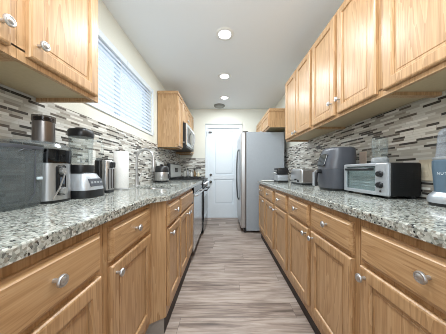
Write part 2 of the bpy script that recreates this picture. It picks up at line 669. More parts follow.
cs.box(DX0 - 0.062, DX1 + 0.062, YF - 0.017, YF, DZ - .004, DZ + 0.07, 0.004)
cs.build('door_casing', WHITE, dr)
MB().box(DX0 - 0.062, DX1 + 0.062, YF - 0.03, YF, DZ + 0.071, DZ + 0.098, 0.005).build('head_moulding', plain('grey_head_moulding', (176, 182, 180), 0.5), dr)
MB().lathe((DX0 + 0.06, YF - 0.045, 0.825), [(0.004, -.02), (0.022, -.016), (0.029, 0.0), (0.022, 0.018), (0.012, .022), (0.012, 0.036), (0.03, 0.042), (0.03, 0.056)], 20, 'y').build('door_knob', plain('aged_bronze', (92, 88, 82), .35, .8), dr, True)
MB().lathe((DX0 + 0.06, YF - 0.018, 0.985), [(0.016, 0.0), (0.026, 0.008), (0.026, 0.029)], 20, 'y').build('deadbolt', MATS['aged_bronze'], dr, True)
MB().box(DX0 + .012, DX0 + .085, YF - .022, YF + .012, 1.945, 1.965, .003).box(DX0 - .028, DX0 - .018, YF - .03, YF - .016, 1.85, 1.965, .002).build('chain_lock', MATS['aged_bronze'], dr)
for nm, a, b in (('baseboard_far', 0.43, XR), ('baseboard_far', XL, -0.43)):
    struct(MB().box(a, b, YF - 0.014, YF, 0, 0.1, 0.004).build(nm, WHITE), 'white skirting on the far wall')
# window
wn = thing('window_1', 'white framed window in the left wall behind blinds', 'window', (XL - .07, (WY0 + WY1) / 2, WZ0))
del wn['category']
struct(wn)
fm = MB()
fx = (XL - 0.125, XL - 0.085)
for a, b, c, e in ((WY0, WY0 + .04, WZ0, WZ1), (WY1 - .04, WY1, WZ0, WZ1), (WY0, WY1, WZ0, WZ0 + .04), (WY0, WY1, WZ1 - .04, WZ1), (1.905, 1.945, WZ0, WZ1)):
    fm.box(fx[0], fx[1], a, b, c, e)
fm.build('window_frame', WHITE, wn)
for a, b in ((WY0 + .04, 1.905), (1.945, WY1 - .04)):
    MB().box(XL - 0.108, XL - 0.102, a, b, WZ0 + .04, WZ1 - .04).build('pane', PANE, wn)
struct(MB().box(XL - 0.084, XL + 0.012, WY0 - .02, WY1 + .02, WZ0 - 0.022, WZ0 - .001, 0.004).build('window_sill', WHITE, wn))
struct(MB().box(XL - 0.001, XL + 0.010, WY1 + .001, WY1 + 0.035, WZ0, WZ1, 0.003).build('window_casing', WHITE, wn))


def blind(label, y0, y1):
    t = thing('venetian_blind', label, 'blind', (XL - .02, (y0 + y1) / 2, WZ0), 'white blinds in the window')
    MB().box(XL - 0.03, XL + 0.006, y0, y1, WZ1 - 0.062, WZ1 - 0.004, 0.003).build('valance', WHITE, t)
    z = WZ1 - 0.078
    while z > WZ0 + 0.04:
        s = MB()
        a = math.radians(67)
        hx, hz = 0.024 * math.cos(a), 0.024 * math.sin(a)
        prof = []
        for k in range(7):
            u = -1 + k / 3
            cr = 0.005 * (1 - u * u)
            prof.append((XL - .018 + u * hx + cr * math.sin(a), z - u * hz + cr * math.cos(a)))
        ring = prof + [(x - .0022 * math.sin(a), zz - .0022 * math.cos(a)) for x, zz in reversed(prof)]
        rings_to(s.bm, [[Vector((x, yy, zz)) for x, zz in ring] for yy in (y0 + .004, y1 - .004)])
        s.build('slat', SLATM, t)
        z -= 0.0415
    MB().box(XL - 0.032, XL - 0.004, y0 + .004, y1 - .004, WZ0 + .002, WZ0 + 0.020, 0.003).build('bottom_rail', WHITE, t)
    for yy in (y0 + .1, y1 - .1):
        MB().box(XL + .0005, XL + .0020, yy - .001, yy + .001, WZ0 + .015, WZ1 - .05).build('ladder_cord', PLASTICW, t)


blind('white venetian blind in the window half nearer the near wall cabinet', WY0 + .006, 1.922)
blind('white venetian blind in the window half nearer the microwave', 1.927, WY1 - .006)

# ------------------------------------------------------------------ ceiling fixtures


def can_light(label, y, x=0.008):
    t = thing('ceiling_light', label, 'light', (x, y, ZC), 'recessed ceiling lights')
    MB().lathe((x, y, ZC), [(0.062, -.0005), (0.062, -.008), (0.075, -.008), (0.093, -0.003), (0.095, -.0003)], 40).build('trim_ring', PLASTICW, t, True)
    MB().lathe((x, y, ZC), [(0.061, -0.0006), (0.061, -0.006), (0.03, -0.009), (0.002, -0.0095)], 40).build('lens', LENS, t, True)
    ld = bpy.data.lights.new('lamp_glow', 'AREA')
    ld.shape = 'DISK'
    ld.size = 0.13
    ld.energy = CAN_POWER
    ld.color = (0.88, 0.955, 1.0)
    lo = bpy.data.objects.new('lamp_glow', ld)
    COL.objects.link(lo)
    lo.parent = t
    lo.location = (0, 0, -0.014)
    return t


can_light('largest round recessed ceiling light, nearest of the lit three', 1.904)
can_light('middle round recessed ceiling light of the lit row', 2.746)
can_light('small round recessed ceiling light closest to the far wall', 3.55)
can_light('added recessed ceiling light over the near worktops, unseen beyond the top edge', 1.06)  # out of view, carries the row on; added for its light
can_light('added recessed ceiling light above the aisle start, unseen beyond the top edge', 0.22)  # another unseen lamp added in line with the row for more light
sd = thing('ceiling_vent', 'round grey vent disc on the ceiling near the door', 'vent', (-0.10, 3.98, ZC))
MB().lathe((-0.10, 3.98, ZC), [(0.118, -.0004), (0.118, -0.012), (0.1, -0.03), (0.085, -0.034)], 32).build('housing', plain('vent_housing', (128, 130, 124), .6), sd, True)
MB().lathe((-0.10, 3.98, ZC), [(0.084, -.0335), (0.05, -.0375), (0.01, -0.038)], 32).build('grille', plain('vent_grille', (150, 152, 146), .5), sd, True)

# ------------------------------------------------------------------ right base cabinets
GR = 'oak base cabinets along the right side'
RX, RB = 0.572, XR - 0.0005
base_cabinet('oak base cabinet next to the refrigerator, one drawer over one door', -1, RX, RB, 2.508, 2.985, [(2.53, 2.95, 'n')], GR)
base_cabinet('right-hand oak base cabinet below the toaster, paired drawers and doors', -1, RX, RB, 1.63, 2.507, [(1.66, 2.03, 'f'), (2.105, 2.485, 'n')], GR)
base_cabinet('right-hand oak base cabinet below the air fryer and toaster oven', -1, RX, RB, 0.776, 1.629, [(0.807, 1.185, 'f'), (1.225, 1.60, 'n')], GR)
base_cabinet('right-hand oak base cabinet nearest us, below the personal blender', -1, RX, RB, -0.08, 0.775, [(-.05, .195, 'f'), (.24, .757, 'f')], GR)
base_cabinet('oak base cabinet behind the viewpoint on the right', -1, RX, RB, -0.85, -0.081, [(-.82, -.48, 'f'), (-.45, -.11, 'n')], GR)


def worktop(label, outline, hole=None, name='worktop'):
    bm = bmesh.new()
    loops = [outline] + ([hole] if hole else [])
    edges = []
    for lp in loops:
        v = [bm.verts.new((x, y, CB + .0003)) for x, y in lp]
        edges += [bm.edges.new((v[i], v[(i + 1) % len(v)])) for i in range(len(v))]
    bmesh.ops.triangle_fill(bm, use_beauty=True, use_dissolve=False, edges=edges)
    r = bmesh.ops.extrude_face_region(bm, geom=list(bm.faces))
    for e in r['geom']:
        if isinstance(e, bmesh.types.BMVert):
            e.co.z = CT
    m = MB()
    m.bm.free()
    m.bm = bm
    # ease the top edge
    es = [e for e in bm.edges if all(abs(v.co.z - CT) < 1e-5 for v in e.verts) and len(e.link_faces) == 2 and any(abs(f.normal.z) < 0.5 for f in e.link_faces)]
    bmesh.ops.recalc_face_normals(bm, faces=bm.faces)
    es = [e for e in bm.edges if all(abs(v.co.z - CT) < 1e-5 for v in e.verts) and len(e.link_faces) == 2 and any(abs(f.normal.z) < 0.5 for f in e.link_faces)]
    bmesh.ops.bevel(bm, geom=es, offset=0.005, segments=2, affect='EDGES', profile=0.5)
    return tag(m.build(name, GRAN), label, 'worktop')


worktop('speckled granite worktop along the right side up to the refrigerator', [(0.544, -0.86), (XR - .009, -0.86), (XR - .009, 3.0), (0.544, 3.0)])

# ------------------------------------------------------------------ left base cabinets
GL = 'oak base cabinets along the left side'
LXN, LXF, LB = -0.465, -0.380, XL + 0.0005
base_cabinet('left-hand oak base cabinet nearest us, below the juicer', 1, LXN, LB, -0.17, 0.707, [(-.14, .24, 'f'), (.29, .678, 'n')], GL)
cn = base_cabinet('left-hand oak base cabinet whose side ends at the angled panel', 1, LXN, LB, 0.708, 1.157, [(0.738, 1.133, 'n')], GL)
MB().prism([(LXN - .019, 1.1575), (LXN, 1.1575), (LXF, 1.2125), (LXF - .019, 1.2125)], 0.112, CB - .001).build('angled_panel', OV, cn)
MB().prism([(LXN - .05, 1.1575), (LXN - .03, 1.1575), (LXF - .012, 1.2125), (LXF - .04, 1.2125)], 0.0, 0.111).build('toe_board', plain('grey_toe_board', (150, 142, 134), .6), cn)
base_cabinet('narrow oak base cabinet just past the angled panel, left side', 1, LXF, LB, 1.213, 1.536, [(1.225, 1.518, 'n')], GL, 0.012)
base_cabinet('oak sink cabinet with a wide false drawer front over two doors', 1, LXF, LB, 1.537, 2.19, [(1.555, 1.85, 'f'), (1.87, 2.165, 'n')], GL, 0.012, True)
base_cabinet('oak base cabinet in the far left corner past the range', 1, LXF - .02, LB, 3.868, 4.19, [(3.89, 4.17, 'n')], GL, 0.012)
base_cabinet('oak base cabinet behind the viewpoint on the left', 1, LXN, LB, -0.85, -0.171, [(-.82, -.2, 'f')], GL)
curve = []
for k in range(9):
    s = k / 8
    e = s * s * (3 - 2 * s)
    curve.append((-0.438 + (0.438 - 0.356) * e, 1.07 + 0.15 * s))
HX0, HX1, HY0, HY1 = -0.84, -0.50, 1.60, 2.12


def rrect(x0, x1, y0, y1, r, n=4):
    p = []
    for cx, cy, a0 in ((x1 - r, y1 - r, 0), (x0 + r, y1 - r, 90), (x0 + r, y0 + r, 180), (x1 - r, y0 + r, 270)):
        for k in range(n + 1):
            a = math.radians(a0 + 90 * k / n)
            p.append((cx + r * math.cos(a), cy + r * math.sin(a)))
    return p


worktop('speckled granite worktop along the left side holding the sink', [(XL + .009, -0.86), (-0.438, -0.86)] + curve + [(-0.356, 3.085), (XL + .009, 3.085)], rrect(HX0, HX1, HY0, HY1, 0.05))
worktop('small piece of granite worktop in the far left corner', [(XL + .009, 3.866), (-0.375, 3.866), (-0.375, YF - .009), (XL + .009, YF - .009)])
# sink
sk = thing('sink', 'undermount stainless steel kitchen sink in the left worktop', 'sink', ((HX0 + HX1) / 2, (HY0 + HY1) / 2, 0.70))
sm = MB()


def rr3(x0, x1, y0, y1, r, z):
    return [Vector((x, y, z)) for x, y in rrect(x0, x1, y0, y1, r)]


e = 0.004
rings_to(sm.bm, [rr3(HX0 - .02, HX1 + .02, HY0 - .02, HY1 + .02, .06, CB - .0006), rr3(HX0 - e, HX1 + e, HY0 - e, HY1 + e, .05, CB - .0006), rr3(HX0, HX1, HY0, HY1, .05, CB - .02),
                 rr3(HX0 + .01, HX1 - .01, HY0 + .01, HY1 - .01, .05, .73), rr3(HX0 + .05, HX1 - .05, HY0 + .05, HY1 - .05, .05, .712)], False, True)
sm.build('basin', STEEL, sk, True)
MB().lathe(((HX0 + HX1) / 2, (HY0 + HY1) / 2, .712), [(.042, .0005), (.038, .004), (.012, .003), (.010, .001)], 24).build('drain', CHROME, sk, True)
# faucet
FX, FY = -0.895, 1.90
fa = thing('kitchen_faucet', 'tall steel gooseneck faucet behind the sink', 'faucet', (FX, FY, CT))
MB().lathe((FX, FY, CT), [(.028, .0), (.028, .006), (.022, .012), (.018, .05), (.0165, .09)], 24).build('faucet_base', CHROME, fa, True)
pts = [(FX, FY, CT + .085), (FX, FY, CT + .20), (FX, FY, CT + .29)]
for k in range(1, 10):
    a = PI - PI * k / 10
    pts.append((FX + .085 + .085 * math.cos(a), FY, CT + .29 + .085 * math.sin(a)))
pts += [(FX + .17, FY, CT + .275), (FX + .171, FY, CT + .25)]
MB().tube(pts, 0.0125, 12).build('neck', CHROME, fa, True)
MB().lathe((FX + .171, FY, CT + .15), [(.013, .0), (.016, .004), (.017, .05), (.014, .10), (.0126, .105)], 20).build('spray_head', CHROME, fa, True)
MB().tube([(FX, FY + .015, CT + .06), (FX, FY + .045, CT + .066), (FX + .01, FY + .06, CT + .10), (FX + .02, FY + .07, CT + .14)], [.009, .009, .007, .006], 10).build('lever_handle', CHROME, fa, True)

# ------------------------------------------------------------------ dishwasher, range, microwave
dw = thing('dishwasher', 'stainless dishwasher with black top strip beside the sink cabinet', 'dishwasher', (-.68, 2.64, 0))
y0, y1 = 2.195, 3.083
MB().box(-.98, -.382, y0, y1, .10, CB - .002).build('tub_housing', plain('dishwasher_housing', (120, 122, 124), .5), dw)
MB().box(-.381, -.357, y0 + .004, y1 - .004, .115, .80, .006).build('door', STEELH, dw)
MB().box(-.381, -.358, y0 + .004, y1 - .004, .803, CB - .003, .004).build('control_strip', BLACKG, dw)
MB().tube([(-.356, y0 + .08, .765), (-.325, y0 + .09, .77), (-.325, y1 - .09, .77), (-.356, y1 - .08, .765)], .010, 10).build('handle', STEEL, dw, True)
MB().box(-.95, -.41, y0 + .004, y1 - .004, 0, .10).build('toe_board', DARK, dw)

rg = thing('kitchen_range', 'black and stainless range below the microwave', 'stove', (-.66, 3.475, 0))
y0, y1 = 3.09, 3.86
MB().box(-.94, -.385, y0, y1, .03, .905, .004).build('oven_body', BLACK, rg)
od = MB().box(-.384, -.338, y0 + .003, y1 - .003, .22, .775, .006).build('oven_door', BLACKG, rg)
MB().box(-.3379, -.335, y0 + .03, y1 - .03, .25, .74, .001).build('steel_face', STEELH, od)
MB().box(-.3348, -.333, y0 + .12, y1 - .12, .32, .62, .0008).build('oven_glass', BLACKG, od)
MB().tube([(-.338, y0 + .06, .735), (-.295, y0 + .07, .742), (-.295, y1 - .07, .742), (-.338, y1 - .06, .735)], .012, 10).build('handle', BLACK, od, True)
MB().box(-.384, -.342, y0 + .003, y1 - .003, .035, .212, .006).build('storage_drawer', BLACKG, rg)
MB().box(-.384, -.345, y0 + .003, y1 - .003, .782, .905, .008).build('control_panel', BLACK, rg)
for k in range(5):
    MB().lathe((-.345, y0 + .12 + k * .135, .845), [(.022, .0), (.022, .012), (.018, .028), (.002, .029)], 18, 'x').build('control_knob', STEEL, rg, True)
MB().box(-.915, -.338, y0, y1, .906, .930, .005).build('cooktop', BLACK, rg)
for bx, by in ((-.76, y0 + .2), (-.76, y1 - .2), (-.50, y0 + .2), (-.50, y1 - .2)):
    MB().lathe((bx, by, .93), [(.05, .0), (.05, .012), (.03, .016), (.002, .016)], 24).build('burner', DARK, rg, True)
for by in (y0 + .2, y1 - .2):
    g = MB()
    for xx in (-.88, -.62, -.39):
        g.box(xx - .006, xx + .006, by - .16, by + .16, .945, .958)
    for yy in (by - .155, by, by + .155):
        g.box(-.885, -.385, yy - .006, yy + .006, .944, .957)
    for xx in (-.88, -.39):
        for yy in (by - .15, by + .15):
            g.box(xx - .006, xx + .006, yy - .006, yy + .006, .9302, .946)
    g.build('pan_grate', BLACK, rg)
bgd = MB().box(-.955, -.90, y0, y1, .90, 1.20, .008).build('backguard', BLACK, rg)
MB().box(-.8995, -.893, y0 + .02, y1 - .02, .96, 1.185, .002).build('steel_face', plain('pale_backguard', (186, 188, 186), .3, .4), bgd)
MB().box(-.8928, -.889, 3.38, 3.56, 1.05, 1.13, .001).build('clock_panel', BLACKG, bgd)

XU = -0.680
mw = thing('microwave', 'stainless over-the-range microwave between the far left wall cabinets', 'microwave', (-.80, 3.475, 1.47))
MB().box(-1.0, -.648, 3.105, 3.858, 1.47, 1.885, .004).build('housing', BLACK, mw)
md = MB().box(-.647, -.622, 3.108, 3.62, 1.50, 1.882, .008).build('door', STEELH, mw)
MB().box(-.6219, -.6195, 3.17, 3.55, 1.56, 1.83, .001).build('door_glass', BLACKG, md)
hp = [(-.622, 3.585, 1.53)] + [(-.622 + .055 * math.sin(PI * k / 8) ** .7, 3.585, 1.53 + .32 * k / 8) for k in range(1, 8)] + [(-.622, 3.585, 1.85)]
MB().tube(hp, .011, 10).build('handle', STEEL, md, True)
MB().box(-.647, -.624, 3.623, 3.856, 1.50, 1.882, .006).build('control_panel', plain('microwave_controls', (150, 154, 158), .25, .5), mw)
MB().box(-.646, -.632, 3.108, 3.856, 1.471, 1.497, .003).build('lower_grille', BLACK, mw)

# ------------------------------------------------------------------ wall cabinets
UR, ULB, URB = 0.80, XL + .009, XR - .009
ZU0, ZU1 = 1.455, 2.23
GU = 'oak wall cabinets on the right'
wall_cabinet('right oak wall cabinet at the far end, above the toaster', -1, UR + .02, URB, 1.71, 2.445, ZU0, ZU1, [(1.735, 2.06, 'f'), (2.085, 2.425, 'n')], GU, kz=1.50)
wall_cabinet('middle right oak wall cabinet with two knobs meeting, above the air fryer', -1, UR + .02, URB, 0.96, 1.709, ZU0, ZU1, [(0.982, 1.315, 'f'), (1.352, 1.69, 'n')], GU)
wall_cabinet('right oak wall cabinet nearest us, above the personal blender', -1, UR + .02, URB, 0.20, 0.959, ZU0, ZU1, [(0.225, .56, 'f'), (.587, .938, 'n')], GU)
wall_cabinet('oak wall cabinet behind the viewpoint on the right', -1, UR + .02, URB, -0.56, 0.199, ZU0, ZU1, [(-.535, -.2, 'f'), (-.17, .175, 'n')], GU)
wall_cabinet('near left oak wall cabinet above the juicer, its end beside the window', 1, XU, ULB, 0.607, 1.0, 1.438, 2.23, [(0.632, 0.975, 'n')], 'oak wall cabinets on the left', kz=1.515)
wall_cabinet('left oak wall cabinet at the very edge, one knob in view', 1, XU, ULB, -.16, 0.606, 1.438, 2.23, [(-.13, .21, 'f'), (.235, .578, 'f')], 'oak wall cabinets on the left', kz=1.517)
wall_cabinet('narrow oak wall cabinet with wide side panel, near side of the microwave', 1, XU - .025, ULB, 2.79, 3.098, 1.43, 2.265, [(2.805, 3.085, 'f')], 'oak wall cabinets around the microwave', 0.018)
wall_cabinet('short oak wall cabinet on top of the microwave', 1, XU - .025, ULB, 3.10, 3.862, 1.888, 2.265, [(3.115, 3.47, 'f'), (3.49, 3.845, 'n')], 'oak wall cabinets around the microwave', 0.014)
wall_cabinet('oak wall cabinet in the far left corner past the microwave', 1, XU - .025, ULB, 3.864, 4.195, 1.43, 2.265, [(3.88, 4.17, 'n')], 'oak wall cabinets around the microwave', 0.012)
wall_cabinet('short oak cabinet above the refrigerator', -1, 0.745, URB, 3.02, 4.19, 1.785, 2.08, [(3.04, 3.59, 'f'), (3.61, 4.17, 'n')], None, 0.012, kz=1.83)

# ------------------------------------------------------------------ refrigerator
fr = thing('refrigerator', 'tall grey refrigerator beside the far white door', 'refrigerator', (.70, 3.60, 0))
FY0, FY1 = 3.19, 4.08
MB().box(.385, 1.045, FY0 + .004, FY1 - .004, .035, 1.745, .008).build('cabinet_body', FGREY, fr)
ymid = FY0 + .40
for a, b, hy in ((FY0, ymid - .003, ymid - .035), (ymid + .003, FY1, ymid + .035)):
    d_ = MB().box(.292, .372, a, b, .085, 1.745, .014, 3).build('door', STEEL, fr)
    hpts = [(.292, hy, .52), (.262, hy, .56)] + [(.262 - .018 * math.sin(PI * k / 8), hy, .56 + .88 * k / 8) for k in range(1, 8)] + [(.262, hy, 1.44), (.292, hy, 1.48)]
    MB().tube(hpts, .012, 10).build('handle', CHROME if a > FY0 else plain('dark_steel', (110, 114, 118), .3, .8), d_, True)
MB().box(.372, .385, FY0 + .006, FY1 - .006, .09, 1.742).build('door_gasket', plain('gasket', (112, 104, 100), .6), fr)
MB().box(.345, .39, FY0 + .01, FY1 - .01, .022, .08).build('kick_grille', BLACK, fr)
for yy in (FY0 + .05, FY1 - .05):
    MB().lathe((.37, yy, 0), [(.022, .0), (.022, .012), (.012, .016), (.012, .04)], 16).build('foot', BLACK, fr, True)
    MB().lathe((1.0, yy, 0), [(.022, .0), (.022, .012), (.012, .016), (.012, .04)], 16).build('foot', BLACK, fr, True)
    MB().box(.33, .42, yy - .03, yy + .03, 1.7455, 1.762, .004).build('hinge_cover', DARK, fr)

# ------------------------------------------------------------------ wall outlets


def outlet(label, d, x, y, z, mat):
    t = thing('wall_outlet', label, 'outlet', (x, y, z), 'outlets on the tiled walls')
    a = sorted((x + d * .0003, x + d * .006))
    MB().box(a[0], a[1], y - .036, y + .036, z - .058, z + .058, .002).build('cover_plate', mat, t)
    for dz in (-.02, .02):
        s = sorted((x + d * .006, x + d * .0078))
        MB().box(s[0], s[1], y - .016, y + .016, z + dz - .014, z + dz + .014, .0006).build('socket', mat, t)


outlet('white outlet plate on the tile behind the jar blender', 1, XL + .008, 1.40, 1.17, PLASTICW)
outlet('beige outlet plate on the tile between air fryer and toaster oven', -1, XR - .008, 1.477, 1.165, plain('pink_ivory', (226, 206, 190), .4))
outlet('cream outlet plate on the tile beside the personal blender', -1, XR - .008, 1.015, 1.075, IVORY)

# ------------------------------------------------------------------ juicer
jx, jy = -0.893, 0.945
jc = (-0.900, 0.775)
ju = thing('juicer', 'large stainless centrifugal juicer with smoky pulp bin, nearest on the left worktop', 'juicer', (jx, jy, CT))
MB().loft([(jx, jy, .076, .080, CT + .0002), (jx, jy, .078, .083, CT + .012)], 36, 2.6).build('foot_ring', BLACK, ju, True)
MB().loft([(jx, jy, .076, .080, CT + .0122), (jx, jy, .076, .080, CT + .195)], 40, 2.6).build('motor_housing', STEEL, ju, True)
MB().loft([(jx, jy, .078, .082, CT + .1955), (jx, jy, .080, .084, CT + .21), (jx, jy, .082, .086, CT + .262)], 40, 2.6).build('filter_bowl', BLACKG, ju, True)
MB().loft([(jx - .008, jy - .075, .088, .165, CT + .2625), (jx - .008, jy - .075, .092, .168, CT + .272), (jx - .005, jy - .06, .082, .13, CT + .288), (jx, jy - .04, .062, .075, CT + .296)], 40, 3).build('cover', SMOKE, ju, True)
MB().lathe((jx, jy - .028, CT + .2962), [(.043, 0), (.042, .1005), (.039, .1005), (.038, .02)], 32).build('feed_chute', brushed('smoked_steel', (120, 116, 114), 0.3), ju, True)
MB().lathe((jx, jy - .028, CT + .3969), [(.0425, 0), (.045, .003), (.045, .028), (.041, .029), (.0385, .025), (.0385, .0)], 32).build('chute_rim', SMOKED, ju, True)
MB().lathe((jx, jy - .028, CT + .312), [(.036, 0), (.036, .105), (.033, .110), (.002, .110)], 28).build('food_pusher', STEEL, ju, True)
pb = MB().loft([(jc[0], jc[1], .072, .078, CT + .0003), (jc[0], jc[1], .080, .086, CT + .012), (jc[0], jc[1], .090, .0885, CT + .20), (jc[0], jc[1], .094, .0885, CT + .2615), (jc[0], jc[1], .089, .085, CT + .2618), (jc[0], jc[1], .085, .083, CT + .19), (jc[0], jc[1], .076, .080, CT + .018)], 40, 3.2)
pb = pb.build('pulp_bin', SMOKE, ju, True)
MB().loft([(jc[0], jc[1], .0945, .0888, CT + .248), (jc[0], jc[1], .0965, .0888, CT + .252), (jc[0], jc[1], .0965, .0888, CT + .2612), (jc[0], jc[1], .0945, .0885, CT + .2616)], 40, 3.2, False).build('bin_rim', CHAR, pb, True)
MB().tube([(jc[0] + .088, jc[1] - .045, CT + .235), (jc[0] + .093, jc[1] - .03, CT + .245), (jc[0] + .092, jc[1] + .0, CT + .245), (jc[0] + .09, jc[1] + .02, CT + .24), (jc[0] + .086, jc[1] + .02, CT + .06), (jc[0] + .085, jc[1] + .0, CT + .03)], .0022, 8).build('bin_rib', CHAR, pb, True)
MB().box(jc[0] + .087, jc[0] + .094, jc[1] + .025, jc[1] + .05, CT + .118, CT + .131, .003).build('bin_latch', plain('pale_latch', (190, 205, 212), .3), pb)
px_ = jx + .0755
jy_ = jy - .036
MB().box(px_ - .006, px_ + .004, jy_ - .005, jy_ + .042, CT + .035, CT + .185, .012, 3).build('control_panel', BLACK, ju, True)
for dz in (.058, .155):
    MB().lathe((px_ + .004, jy_ + .02, CT + dz), [(.019, .0), (.019, .008), (.016, .018), (.002, .019)], 24, 'x').build('control_knob', CHROME, ju, True)
MB().box(px_ + .004, px_ + .007, jy_ + .008, jy_ + .034, CT + .09, CT + .125, .002).build('display', plain('display_grey', (90, 100, 112), .2), ju)
ap = MB()
ap.tube([(jx + .083, jy - .07, CT + .02), (jx + .088, jy_ - .004, CT + .07), (jx + .098, jy_ + .02, CT + .15), (jx + .085, jy_ + .035, CT + .17)], .0035, 8)
ap.build('locking_arm', CHROME, ju, True)

# ------------------------------------------------------------------ jar blender
bx, by = -0.868, 1.125
bl = thing('jar_blender', 'blender with clear jar, black lid and silver base beside the juicer', 'blender', (bx, by, CT))
MB().loft([(bx + .004, by, .102, .096, CT + .0002), (bx + .004, by, .104, .098, CT + .015), (bx + .003, by, .101, .095, CT + .045)], 36, 3.4).build('lower_base', BLACK, bl, True)
MB().loft([(bx + .003, by, .1005, .0945, CT + .0452), (bx + .002, by, .096, .092, CT + .075), (bx + .001, by, .082, .082, CT + .112), (bx, by, .066, .068, CT + .140)], 36, 3.4).build('motor_housing', SILVERP, bl, True)
kp = MB()
kp.box(-.003, .003, -.055, .055, -.024, .024, .003)
bmesh.ops.rotate(kp.bm, verts=kp.bm.verts, cent=(0, 0, 0), matrix=Matrix.Rotation(math.radians(-20), 3, 'Y'))
bmesh.ops.translate(kp.bm, verts=kp.bm.verts, vec=(bx + .0905, by, CT + .088))
kpo = kp.build('keypad', plain('keypad_grey', (72, 76, 84), .3), bl)
for k in range(4):
    MB().box(bx + .089, bx + .0955, by - .048 + k * .026, by - .03 + k * .026, CT + .081, CT + .094, .002).build('button', SILVERP, kpo)
MB().loft([(bx + .0, by, .062, .064, CT + .1402), (bx + .0, by, .058, .060, CT + .146), (bx + .0, by, .062, .064, CT + .185), (bx + .0, by, .060, .062, CT + .192)], 32, 2.4).build('jar_collar', BLACK, bl, True)
jar = MB().loft([(bx + .0, by, .048, .050, CT + .1922), (bx + .0, by, .050, .052, CT + .20), (bx + .0, by, .056, .058, CT + .36), (bx + .0, by, .0535, .0555, CT + .36), (bx + .0, by, .047, .049, CT + .203)], 32, 2.8).build('glass_jar', GLASS, bl, True)
hx, hy = .73, .68
hc = Vector((bx + .0, by, CT))
MB().tube([hc + Vector((hx * .058, hy * .058, .345)), hc + Vector((hx * .10, hy * .10, .35)), hc + Vector((hx * .112, hy * .112, .32)), hc + Vector((hx * .105, hy * .105, .25)), hc + Vector((hx * .085, hy * .085, .23)), hc + Vector((hx * .054, hy * .054, .235))], .009, 10).build('jar_handle', GLASS, jar, True)
MB().lathe((bx + .0, by, CT + .2035), [(.03, .0), (.004, .008), (.004, .03)], 12).build('blade', STEEL, jar, True)
MB().loft([(bx + .0, by, .057, .059, CT + .3602), (bx + .0, by, .059, .061, CT + .368), (bx + .0, by, .059, .061, CT + .395), (bx + .0, by, .053, .055, CT + .405)], 32, 2.8).lathe((bx + .0, by, CT + .404), [(.035, .0), (.035, .008), (.028, .012)], 24).build('lid', BLACK, bl, True)

# ------------------------------------------------------------------ electric can opener, paper towels, cutting board, rice cooker
cx, cy = -0.865, 1.34
co = thing('electric_can_opener', 'slim upright stainless and black appliance next to the paper towels', 'can opener', (cx, cy, CT), rz=0)
MB().loft([(cx, cy, .048, .050, CT + .0002), (cx, cy, .049, .051, CT + .02)], 32, 5).build('base', BLACK, co, True)
MB().loft([(cx - .022, cy, .025, .048, CT + .0202), (cx - .022, cy, .025, .048, CT + .222), (cx - .022, cy, .02, .043, CT + .236)], 32, 5).build('back_shell', BLACK, co, True)
st = MB()
st.loft([(cx + .0245, cy, .0212, .047, CT + .0203), (cx + .0245, cy, .0212, .047, CT + .222), (cx + .023, cy, .017, .043, CT + .232)], 32, 5)
stf = st.build('front_shell', STEEL, co, True)
for yy in (-.026, .004, .034):
    MB().box(cx + .0450, cx + .0480, cy + yy - .004, cy + yy + .004, CT + .03, CT + .17, .001).build('groove', DARK, stf)
MB().box(cx + .0445, cx + .060, cy - .008, cy + .038, CT + .18, CT + .222, .006).build('lever', BLACK, co)

tx, ty = -0.872, 1.57
pt = thing('paper_towel_roll', 'white paper towel roll standing upright on the left worktop', 'paper towel', (tx, ty, CT))
MB().lathe((tx, ty, CT), [(.063, .0002), (.063, .008), (.058, .012), (.02, .0125)], 32).build('holder_base', CHROME, pt, True)
MB().lathe((tx, ty, CT + .0128), [(.019, 0), (.054, .0), (.057, .004), (.057, .304), (.054, .308), (.019, .308)], 36).build('paper', PAPER, pt, True)
MB().lathe((tx, ty, CT + .0128), [(.018, .0), (.018, .309), (.015, .309), (.015, .006)], 24).build('cardboard_core', plain('cardboard', (176, 152, 122), .9), pt, True)

MB_b = MB()
MB_b.box(-.014, .0, -.15, .15, 0, .30, .005)
bmesh.ops.rotate(MB_b.bm, verts=MB_b.bm.verts, cent=(0, 0, 0), matrix=Matrix.Rotation(math.radians(-7), 3, 'Y'))
bmesh.ops.translate(MB_b.bm, verts=MB_b.bm.verts, vec=(XL + .064, 2.86, CT + .0025))
tag(MB_b.build('cutting_board', PLASTICW), 'white cutting board leaning on the tile behind the slow cooker', 'cutting board')

rx, ry = -0.875, 2.60
rc = thing('slow_cooker', 'round stainless cooker with black lid on the left worktop past the faucet', 'cooker', (rx, ry, CT))
MB().lathe((rx, ry, CT), [(.085, .0002), (.092, .006), (.094, .025)], 36).build('foot', BLACK, rc, True)
MB().lathe((rx, ry, CT), [(.094, .0252), (.098, .035), (.100, .135), (.097, .142)], 36).build('pot_body', STEEL, rc, True)
ld_ = MB().lathe((rx, ry, CT), [(.103, .1422), (.103, .155), (.097, .175), (.093, .205), (.08, .222), (.04, .232), (.002, .233)], 36).build('lid', BLACK, rc, True)
MB().lathe((rx, ry, CT + .2325), [(.02, 0), (.024, .008), (.018, .018), (.002, .019)], 20).build('lid_knob', BLACK, ld_, True)
MB().box(rx + .094, rx + .108, ry - .03, ry + .03, CT + .05, CT + .115, .004).build('control_panel', BLACK, rc)

